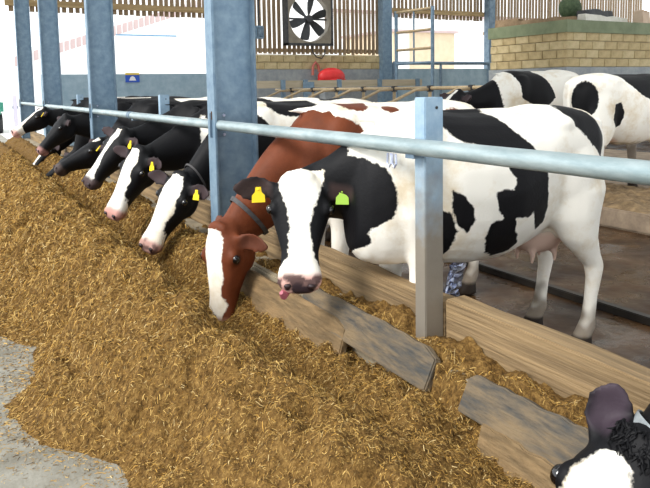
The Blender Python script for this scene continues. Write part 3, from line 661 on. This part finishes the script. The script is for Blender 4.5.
# loose strands on and around it
NS = 330000
def strands(NS):
    yy = .2+ (rng.random(NS)**2.1)*13.5; xx = -2.05+rng.random(NS)*2.0
    gj = np.clip(np.searchsorted(ys, yy), 1, ny-1)-1; gi = np.clip(np.searchsorted(xs, xx), 1, nx-1)-1
    H = HG[gj, gi]; thin = np.interp(yy, YS, XO)
    XA = np.array(xs); YA = np.array(ys); fx = np.clip((xx-XA[gi])/(XA[gi+1]-XA[gi]), 0, 1); fy = np.clip((yy-YA[gj])/(YA[gj+1]-YA[gj]), 0, 1)
    Hs = (HG[gj,gi]*(1-fx)+HG[gj,gi+1]*fx)*(1-fy)+(HG[gj+1,gi]*(1-fx)+HG[gj+1,gi+1]*fx)*fy
    gone = (H < .012) & (rng.random(NS) > .75*np.exp(-np.clip(thin-xx+.02, 0, 9)/.11)+.025)
    ok = ~gone; yy, xx, H, gj, gi, Hs = yy[ok], xx[ok], H[ok], gj[ok], gi[ok], Hs[ok]; n = len(xx)
    gx = (HG[gj, np.minimum(gi+1,nx-1)]-H)/.0145; gy = (HG[np.minimum(gj+1,ny-1), gi]-H)/np.maximum(.013, .0042*np.hypot(1.4, yy))
    gx = np.clip(gx,-1.5,1.5); gy = np.clip(gy,-1.5,1.5)
    dist = np.hypot(xx+1.83, yy); f = np.clip(dist/2.6, .8, 3.2)
    L = (.007+.019*rng.random(n)**1.8)*np.clip(f,.8,1.8); L[rng.random(n) < .02] *= 2.2; W = (.0010+.0018*rng.random(n))*f
    an = rng.random(n)*2*np.pi; ux, uy = np.cos(an), np.sin(an); tz = np.where(H > .03, np.clip(rng.normal(.08,.35,n),-.4,1.0), 0)
    uz = ux*gx+uy*gy+tz; d = np.stack([ux,uy,uz],1); d /= np.linalg.norm(d,axis=1)[:,None]
    roll = rng.random((n,3))-.5; roll[:,2] *= .6; sv = np.cross(d, roll); sv /= np.linalg.norm(sv,axis=1)[:,None]+1e-9
    c = np.stack([xx,yy,Hs+.100+np.where(H > .03, .010*rng.random(n), .0015)+np.abs(d[:,2])*L*.2*(tz>0)],1); bend = np.stack([np.zeros(n),np.zeros(n),rng.normal(0,.12,n)],1)*L[:,None]+sv*(rng.normal(0,.1,n)*L)[:,None]
    p0 = c-d*(L/2)[:,None]; p1 = c+bend; p2 = c+d*(L/2)[:,None]; h = sv*(W/2)[:,None]
    V = np.stack([p0-h,p0+h,p1+h,p1-h,p2+h,p2-h],1).reshape(-1,3); k = np.arange(n)[:,None]*6
    Fq = np.concatenate([k+np.array([[0,1,2,3]]), k+np.array([[3,2,4,5]])])
    pal = np.array([lin(c_) for c_ in ((200,166,98),(178,142,78),(150,116,60),(102,74,36),(218,192,136),(164,134,78),(188,146,70),(132,108,66))])
    pr = np.array([.16,.2,.2,.16,.03,.1,.09,.06]); ci = rng.choice(len(pal), n, p=pr); col = pal[ci]*(.8+.4*rng.random((n,1)))
    return V, Fq, np.repeat(np.concatenate([col, np.ones((n,1))],1), 6, axis=0)
V, Fq, colr = strands(NS)
sm = npmesh('strands', V, Fq); ca = sm.attributes.new('hue', 'FLOAT_COLOR', 'POINT'); ca.data.foreach_set('color', np.ascontiguousarray(colr, dtype=np.float32).ravel())
m = bpy.data.materials.new('forage_strand'); m.use_nodes = True; p = m.node_tree.nodes['Principled BSDF']; p.inputs['Roughness'].default_value = .7; p.inputs['Specular IOR Level'].default_value = .25
an = m.node_tree.nodes.new('ShaderNodeAttribute'); an.attribute_name = 'hue'; m.node_tree.links.new(an.outputs['Color'], p.inputs['Base Color'])
tag(link('forage_strands', sm, m, fo), kind='stuff')

# ------------------------------------------------------------------ back of the yard
fan = empty('ventilation_fan', (8.72, 19.75, 3.72)); HW, RAD, DP = .82, .74, .13
fb = MB(); nseg = 48
sq = []
for k in range(nseg):
    q = 2*math.pi*(k+.5)/nseg; c, s_ = math.cos(q), math.sin(q); mx_ = max(abs(c), abs(s_)); sq.append((HW*c/mx_, HW*s_/mx_))
ci = [(RAD*math.cos(2*math.pi*(k+.5)/nseg), RAD*math.sin(2*math.pi*(k+.5)/nseg)) for k in range(nseg)]
vq = [(x_, yy_, z_) for yy_ in (-DP, DP) for pts in (sq, ci) for x_, z_ in pts]
fsx = []
for k in range(nseg):
    k2 = (k+1) % nseg; A, B_, C_, D_ = k, nseg+k, 2*nseg+k, 3*nseg+k; A2, B2_, C2_, D2_ = k2, nseg+k2, 2*nseg+k2, 3*nseg+k2
    fsx += [(A,A2,B2_,B_),(C_,D_,D2_,C2_),(A,C_,C2_,A2),(B_,B2_,D2_,D_)]
fb.add(vq, fsx); fb.build('housing', FANBOX, fan)
for e0 in ((-HW-.04,-HW+.03,-HW-.04,HW+.04),(HW-.03,HW+.04,-HW-.04,HW+.04)): MB().box(e0[0],e0[1],-DP-.02,DP,e0[2],e0[3]).build('frame_bar', DARKM, fan)
for z_ in (-HW, HW): MB().box(-HW-.04,HW+.04,-DP-.02,DP,z_-.04,z_+.03).build('frame_bar', DARKM, fan)
bl = MB(); pr = [(.1,-.05,.05),(.3,-.11,.09),(.5,-.14,.12),(.66,-.13,.13),(.70,-.06,.1)]; vb = []
for r_, w0, w1 in pr:
    for w_, yo in ((w0,-.05),(w1,.05)): vb += [(w_, yo-.008, r_), (w_, yo+.008, r_)]
fs_ = [(0,1,3,2),(16,18,19,17)]
for i in range(4):
    o_ = 4*i; fs_ += [(o_,o_+2,o_+6,o_+4),(o_+1,o_+5,o_+7,o_+3),(o_,o_+4,o_+5,o_+1),(o_+2,o_+3,o_+7,o_+6)]
bl.add(vb, fs_); blm = bl.mesh('blade'); blm.materials.append(FANB)
for k in range(6):
    o = link('blade', blm, None, fan); o.rotation_euler.y = math.radians(60*k+12)
MB().tube([(0,-.12,0),(0,.1,0)], .11, 16).build('hub', DARKM, fan, smooth=True)
MB().box(-RAD,RAD,.09,.12,-.03,.03).build('motor_mount', DARKM, fan)
tag(fan, 'large six-bladed ventilation fan in a square housing on the slatted wall', 'fan')
pc = empty('power_cable', (9.15,19.84,2.55)); MB().tube([(-.25,0,.35),(-.22,0,.1),(-.1,-.02,-.05),(.1,-.02,-.1),(.22,0,.05),(.24,0,.3)], .02, 8).build('cable', DARKM, pc, smooth=True)
tag(pc, 'dark cable looping below the fan housing', 'cable')
jb = empty('junction_box', (7.0,19.8,3.25)); MB().box(-.14,.14,-.08,.08,-.2,.2).build('case', GALV, jb, bevel=.02); MB().box(-.1,.1,-.1,-.08,-.14,.14).build('lid', GALV_DARK, jb, bevel=.01); MB().tube([(0,0,.2),(0,0,1.6)], .03, 8).build('conduit', DARKM, jb)
tag(jb, 'grey electrical box with conduit on the slats left of the fan', 'electrical box')
rd = empty('red_tub', (9.45,19.55,1.72)); b = MB(); ellipsoid(b, Vector((0,0,.12)), (X,Y,Z), (.5,.25,.30), 24, 14); b.build('dome', REDP, rd, smooth=True); MB().tube([(-.52,0,.02),(0,-.27,.02),(.52,0,.02)], .035, 10).build('rim', REDP, rd, smooth=True)
MB().box(-.3,.3,-.1,.3,-1.72,.0).build('pier', GREYBLK, rd); tag(rd, 'bright red rounded tub against the block wall below the fan', 'tub')
rh = empty('red_hook', (8.95,19.7,1.9)); MB().tube([(-.12,0,0),(-.1,0,.3),(0,0,.42),(.1,0,.3),(.12,0,.1)], .045, 10).build('bar', mat('faded_red_paint', (190,110,96), (170,90,78), scale=9, rough=.6), rh, smooth=True)
tag(rh, 'faded red bent bar beside the red tub', 'bracket')
# board rail with galvanised posts in front of the gable
br = empty('board_rail', (0,17,0))
MB().box(5.4,11.2,-.03,.03,1.5,1.70).build('board', mat('dusty_board', (176,164,140), (196,184,160), scale=3, rough=.85, stretch=(.5,4,4)), br)
for xx_ in (6.4,7.1,8.2,9.6,11.0): MB().box(xx_-.06,xx_+.06,-.1,-.03,0,1.72).build('post', GALV, br)
MB().box(7.0,7.35,-.12,-.1,1.32,1.66).build('bracket_plate', GALV, br)
tag(br, 'long dusty board rail on galvanised posts in front of the fan wall', 'rail')
# cubicle neck rail and dividers
nr = empty('neck_rail', (6.5,13,1.45)); MB().tube([(0,-5.3,0),(0,4.6,0)], .035, 12).build('tube', TUBETAN, nr, smooth=True)
tag(nr, 'dusty tan tube rail joining the tops of the cubicle dividers', 'rail')
dv0 = None
ords = ['nearest','second','third','fourth','fifth','sixth','seventh','farthest']
cd = MB().tube([(0,0,1.23),(-.35,0,1.22),(-.9,0,1.0),(-1.45,0,.9),(-1.62,0,.8),(-1.62,0,.55),(-1.45,0,.45),(-.7,0,.42),(-.05,0,.35)], .03, 10).mesh('loop'); cd.materials.append(TUBETAN); cd.shade_smooth()
cp = MB().tube([(0,0,0),(0,0,1.22)], .035, 10).mesh('upright'); cp.materials.append(TUBETAN); cp.shade_smooth()
cc_ = MB().box(-.05,.05,-.05,.05,1.18,1.3).mesh('clamp',.01); cc_.materials.append(DARKM)
for k in range(8):
    t = empty('cubicle_divider', (6.5, 8.2+1.2*k, .2)); link('loop', cd, None, t); link('upright', cp, None, t); link('clamp', cc_, None, t)
    tag(t, f'tan bent-tube cubicle divider, {ords[k]} along the neck rail', 'cubicle divider', 'cubicle dividers')
# gate opening
gt = empty('field_gate', (12.0,19.45,0)); ex, ey = .19, -1.75
def gp(f_, z_): return (ex*f_, ey*f_, z_)
for z_ in (4.0,3.32,2.72,2.25): MB().tube([gp(0,z_), gp(1,z_)], .045, 10).build('bar', GALV if z_ < 2.5 else TUBETAN, gt, smooth=True)
for f_ in (0,1): MB().tube([gp(f_,0), gp(f_,4.05)], .06, 10).build('stile', GALV, gt, smooth=True)
MB().tube([gp(.5,2.25), gp(.5,4.0)], .03, 8).build('brace', GALV_DARK, gt, smooth=True)
tag(gt, 'tall tubular steel gate leaf standing open beside the gable post', 'gate')
sgt = empty('sheeted_gate', (14.25,19.75,0)); MB().box(-2.2,2.25,-.03,.03,.1,2.1).build('sheet', BLUEWALL, sgt); MB().tube([(-2.2,-.05,2.3),(2.25,-.05,2.3)], .06, 10).build('top_bar', GALV_DARK, sgt, smooth=True)
for x_ in (-2.2,-.1,2.2): MB().tube([(x_,-.05,.1),(x_,-.05,2.3)], .05, 10).build('stile', GALV_DARK, sgt, smooth=True)
tag(sgt, 'blue-grey sheeted gate closing the lower part of the opening', 'gate')
sg_ = empty('wall_sign', (3.05,19.985,1.87)); MB().box(-.2,.2,-.015,.01,-.13,.08).build('blue_panel', BLUESIGN, sg_); MB().box(-.2,.2,-.015,.01,.08,.14).build('yellow_strip', YSIGN, sg_)
MB().prism([(-.1,-.08),(.1,-.08),(.06,.02),(0,.05),(-.06,.02)], 'y', -.02, -.015).build('white_symbol', WHITEP, sg_)
tag(sg_, 'small blue sign with yellow top strip on the blue-grey wall', 'sign')
# things lying on the block room
def lying(name, p0, p1, w_, h_, m_, label, cat):
    d_ = Vector(p1)-Vector(p0); L_ = d_.length; b_ = MB(); n_ = 6; vv_ = []
    for i in range(n_+1):
        f_ = i/n_; ww = w_*(.85+.3*random.random())/2; hh = h_*(.85+.3*random.random()); oz = .02*math.sin(3*f_+L_)
        vv_ += [(-ww,L_*f_,oz*0),(ww,L_*f_,0),(ww*.8,L_*f_,hh),(-ww*.8,L_*f_,hh)]
    b_.add(vv_, [(0,1,2,3),(4*n_+3,4*n_+2,4*n_+1,4*n_)]+[(4*i+k,4*i+4+k,4*i+4+(k+1)%4,4*i+(k+1)%4) for i in range(n_) for k in range(4)])
    o = b_.build(name, m_, bevel=.01); o.location = p0; o.rotation_mode = 'QUATERNION'; o.rotation_quaternion = d_.to_track_quat('Y','Z'); return tag(o, label, cat)
DUST = mat('dusty_sacking', (170,156,130), (196,184,160), scale=5, rough=.9, bump=.4); LOGM = mat('old_log', (120,98,74), (156,132,104), scale=5, rough=.9, bump=.5)
lying('old_log', (11.35,13.85,2.99), (11.4,13.05,2.99), .22, .2, LOGM, 'short brown log at the left end of the block room roof', 'log')
lying('wooden_batten', (12.2,13.7,2.99), (12.0,12.6,3.1), .14, .07, DUST, 'pale batten sloping across the block room roof edge', 'batten')
lying('wooden_batten', (11.3,13.0,2.99), (11.75,11.6,3.0), .2, .13, LOGM, 'thick brown batten on the block room roof left of the corner', 'batten')
lying('white_sheet_roll', (11.95,11.6,2.99), (13.9,11.9,3.0), .3, .17, mat('dirty_white_sheet', (206,202,190), (226,222,212), scale=5, rough=.8), 'long dirty white roll lying behind the block room corner', 'roll')
lying('dark_sack', (12.3,11.9,3.12), (13.4,12.0,3.14), .35, .2, DARKM, 'dark sack lying on the white roll over the block room', 'sack')
lying('pale_block', (13.95,11.5,2.99), (14.25,11.5,2.99), .3, .32, mat('pale_pink_block', (206,180,156), (216,194,172), scale=5, rough=.9), 'pale pinkish block standing at the end of the white roll', 'block')
lying('white_plank', (14.4,11.5,3.05), (19,11.6,3.03), .3, .12, WHITEP, 'long white plank on the block room roof at the right', 'plank')
b = MB(); ellipsoid(b, Vector((12.7,12.6,3.45)), (X,Y,Z), (.35,.25,.3)); ob = b.build('green_bundle', mat('dark_green_net', (56,74,50), (84,98,70), scale=12, rough=.9, bump=.5), smooth=True); tag(ob, 'dark green netting bundle behind the white roll', 'bundle')
# ------------------------------------------------------------------ outside
sh1 = empty('white_shed', (0,45,0))
MB().prism([(-6,-.1),(24,-.1),(24,7.8),(13.95,7.8),(-6,1.2)], 'y', 0, 14).build('wall', WHITEP, sh1)
rp = MB().prism([(0,0),(.26,.09),(.26,.68),(0,.6)], 'y', -.06, 0).mesh('verge_panel'); rp.materials.append(PINKP)
for k in range(34):
    o = link('verge_panel', rp, None, sh1); o.location = (2.2+.36*k, 0, 2.95+.36*.333*k+.1)
MB().box(7.9,12.2,-.05,0,5.05,5.12).build('gutter', mat('pale_blue_trim', (84,140,176), rough=.5), sh1)
tag(sh1, 'white shed with sloping pinkish striped verge seen outside over the wall', 'building')
sh2 = empty('beige_shed', (25.2,35,0)); MB().box(-2.4,2.5,0,6,-.1,4.85).build('wall', BEIGEP, sh2); MB().box(-2.0,-1.2,-.06,0,2.4,4.75).build('door', WHITEP, sh2); MB().box(-2.6,2.7,-.2,6,4.85,5.0).build('roof', PINKP, sh2)
tag(sh2, 'beige shed with white door seen outside through the gate opening', 'building')
sh3 = empty('long_white_shed', (38,60,0)); MB().box(-14,30,0,6,-.1,9).build('wall', WHITEP, sh3); MB().prism([(-15,9),(31,9),(31,9.3),(-15,9.3)], 'y', -.5, 6.5).build('roof', PINKP, sh3)
tag(sh3, 'long white shed filling the view outside the gate opening', 'building')
tv = empty('teal_trailer', (-.55,28.3,0)); MB().box(-.8,.75,-.4,3,.7,1.25).build('body', GREENV, tv, bevel=.1); MB().prism([(-.6,1.25),(.6,1.25),(.35,1.6),(-.5,1.6)], 'y', .2, 2.6).build('cover', mat('pale_grey_cover', (176,190,186), rough=.6), tv)
for q_ in ((.6,0.3),(-.7,.3),(.6,2.2),(-.7,2.2)): MB().tube([(q_[0]-.1,q_[1],.36),(q_[0]+.12,q_[1],.36)], .38, 20).build('wheel', DARKM, tv, smooth=True)
tag(tv, 'teal trailer standing outside at the far left edge', 'trailer')
pf = empty('pale_hoarding', (.62,28,0)); 
for k in range(3): MB().box(-.26+.17*k,-.12+.17*k,-.03,.03,-.03,1.45-.05*k).build('board', WHITEP if k != 1 else mat('lilac_board', (206,200,220), rough=.7), pf)
MB().box(-.26,.24,.03,.07,.9,1.0).build('rail', GALV, pf)
tag(pf, 'pale upright boards standing outside left of the farthest column', 'fence')
# ------------------------------------------------------------------ yard odds and ends

fb_ = MB(); nz_, nx_ = 14, 6; vf = []
for side in (0, 1):
    for i in range(nz_+1):
        for k in range(nx_+1):
            f_ = i/nz_; cr = .012*random.uniform(-1,1)
            vf.append((.115*(k/nx_-.5)-.10*(1-f_)+.05, cr-.02*math.cos(k/nx_*math.pi*2)+side*.006, .02+.30*f_))
W_ = nx_+1; o1 = (nz_+1)*W_
fcs = [(i*W_+k, i*W_+k+1, (i+1)*W_+k+1, (i+1)*W_+k) for i in range(nz_) for k in range(nx_)]
fb_.add(vf, fcs+[tuple(q+o1 for q in f_[::-1]) for f_ in fcs]+[(k, o1+k, o1+k+1, k+1) for k in range(nx_)])
fo_ = fb_.build('silver_foil', mat('crumpled_foil', (150,158,190), (220,226,240), scale=30, rough=.22, metal=.8)); fo_.location = (.60,2.92,.18)
tag(fo_, 'crumpled silver foil strip by the foreleg, just right of the short post', 'foil')
# trodden bedding behind the right-hand cow
bm_ = MB(); NXB, NYB = 40, 60; vb2 = []
for j in range(NYB+1):
    for i in range(NXB+1):
        x_ = 4.16+1.5*i/NXB; y_ = 4.2+2.6*j/NYB; ed_ = min(1, 6*min(i/NXB, 1-i/NXB), 6*min(j/NYB, 1-j/NYB))
        vb2.append((x_, y_, .2+ed_*(.05+.07*fnz(x_, y_, 3.2, 3)+.03*fnz(x_, y_, 11, 2))))
bm_.add(vb2, [(j*(NXB+1)+i, j*(NXB+1)+i+1, (j+1)*(NXB+1)+i+1, (j+1)*(NXB+1)+i) for j in range(NYB) for i in range(NXB)])
bo_ = bm_.build('bedding', mat('trodden_bedding', (92,74,52), (150,126,92), scale=9, rough=.95, bump=.8), smooth=True); tag(bo_, 'trodden brown straw bedding under the cow at the right edge', 'bedding', kind='stuff')
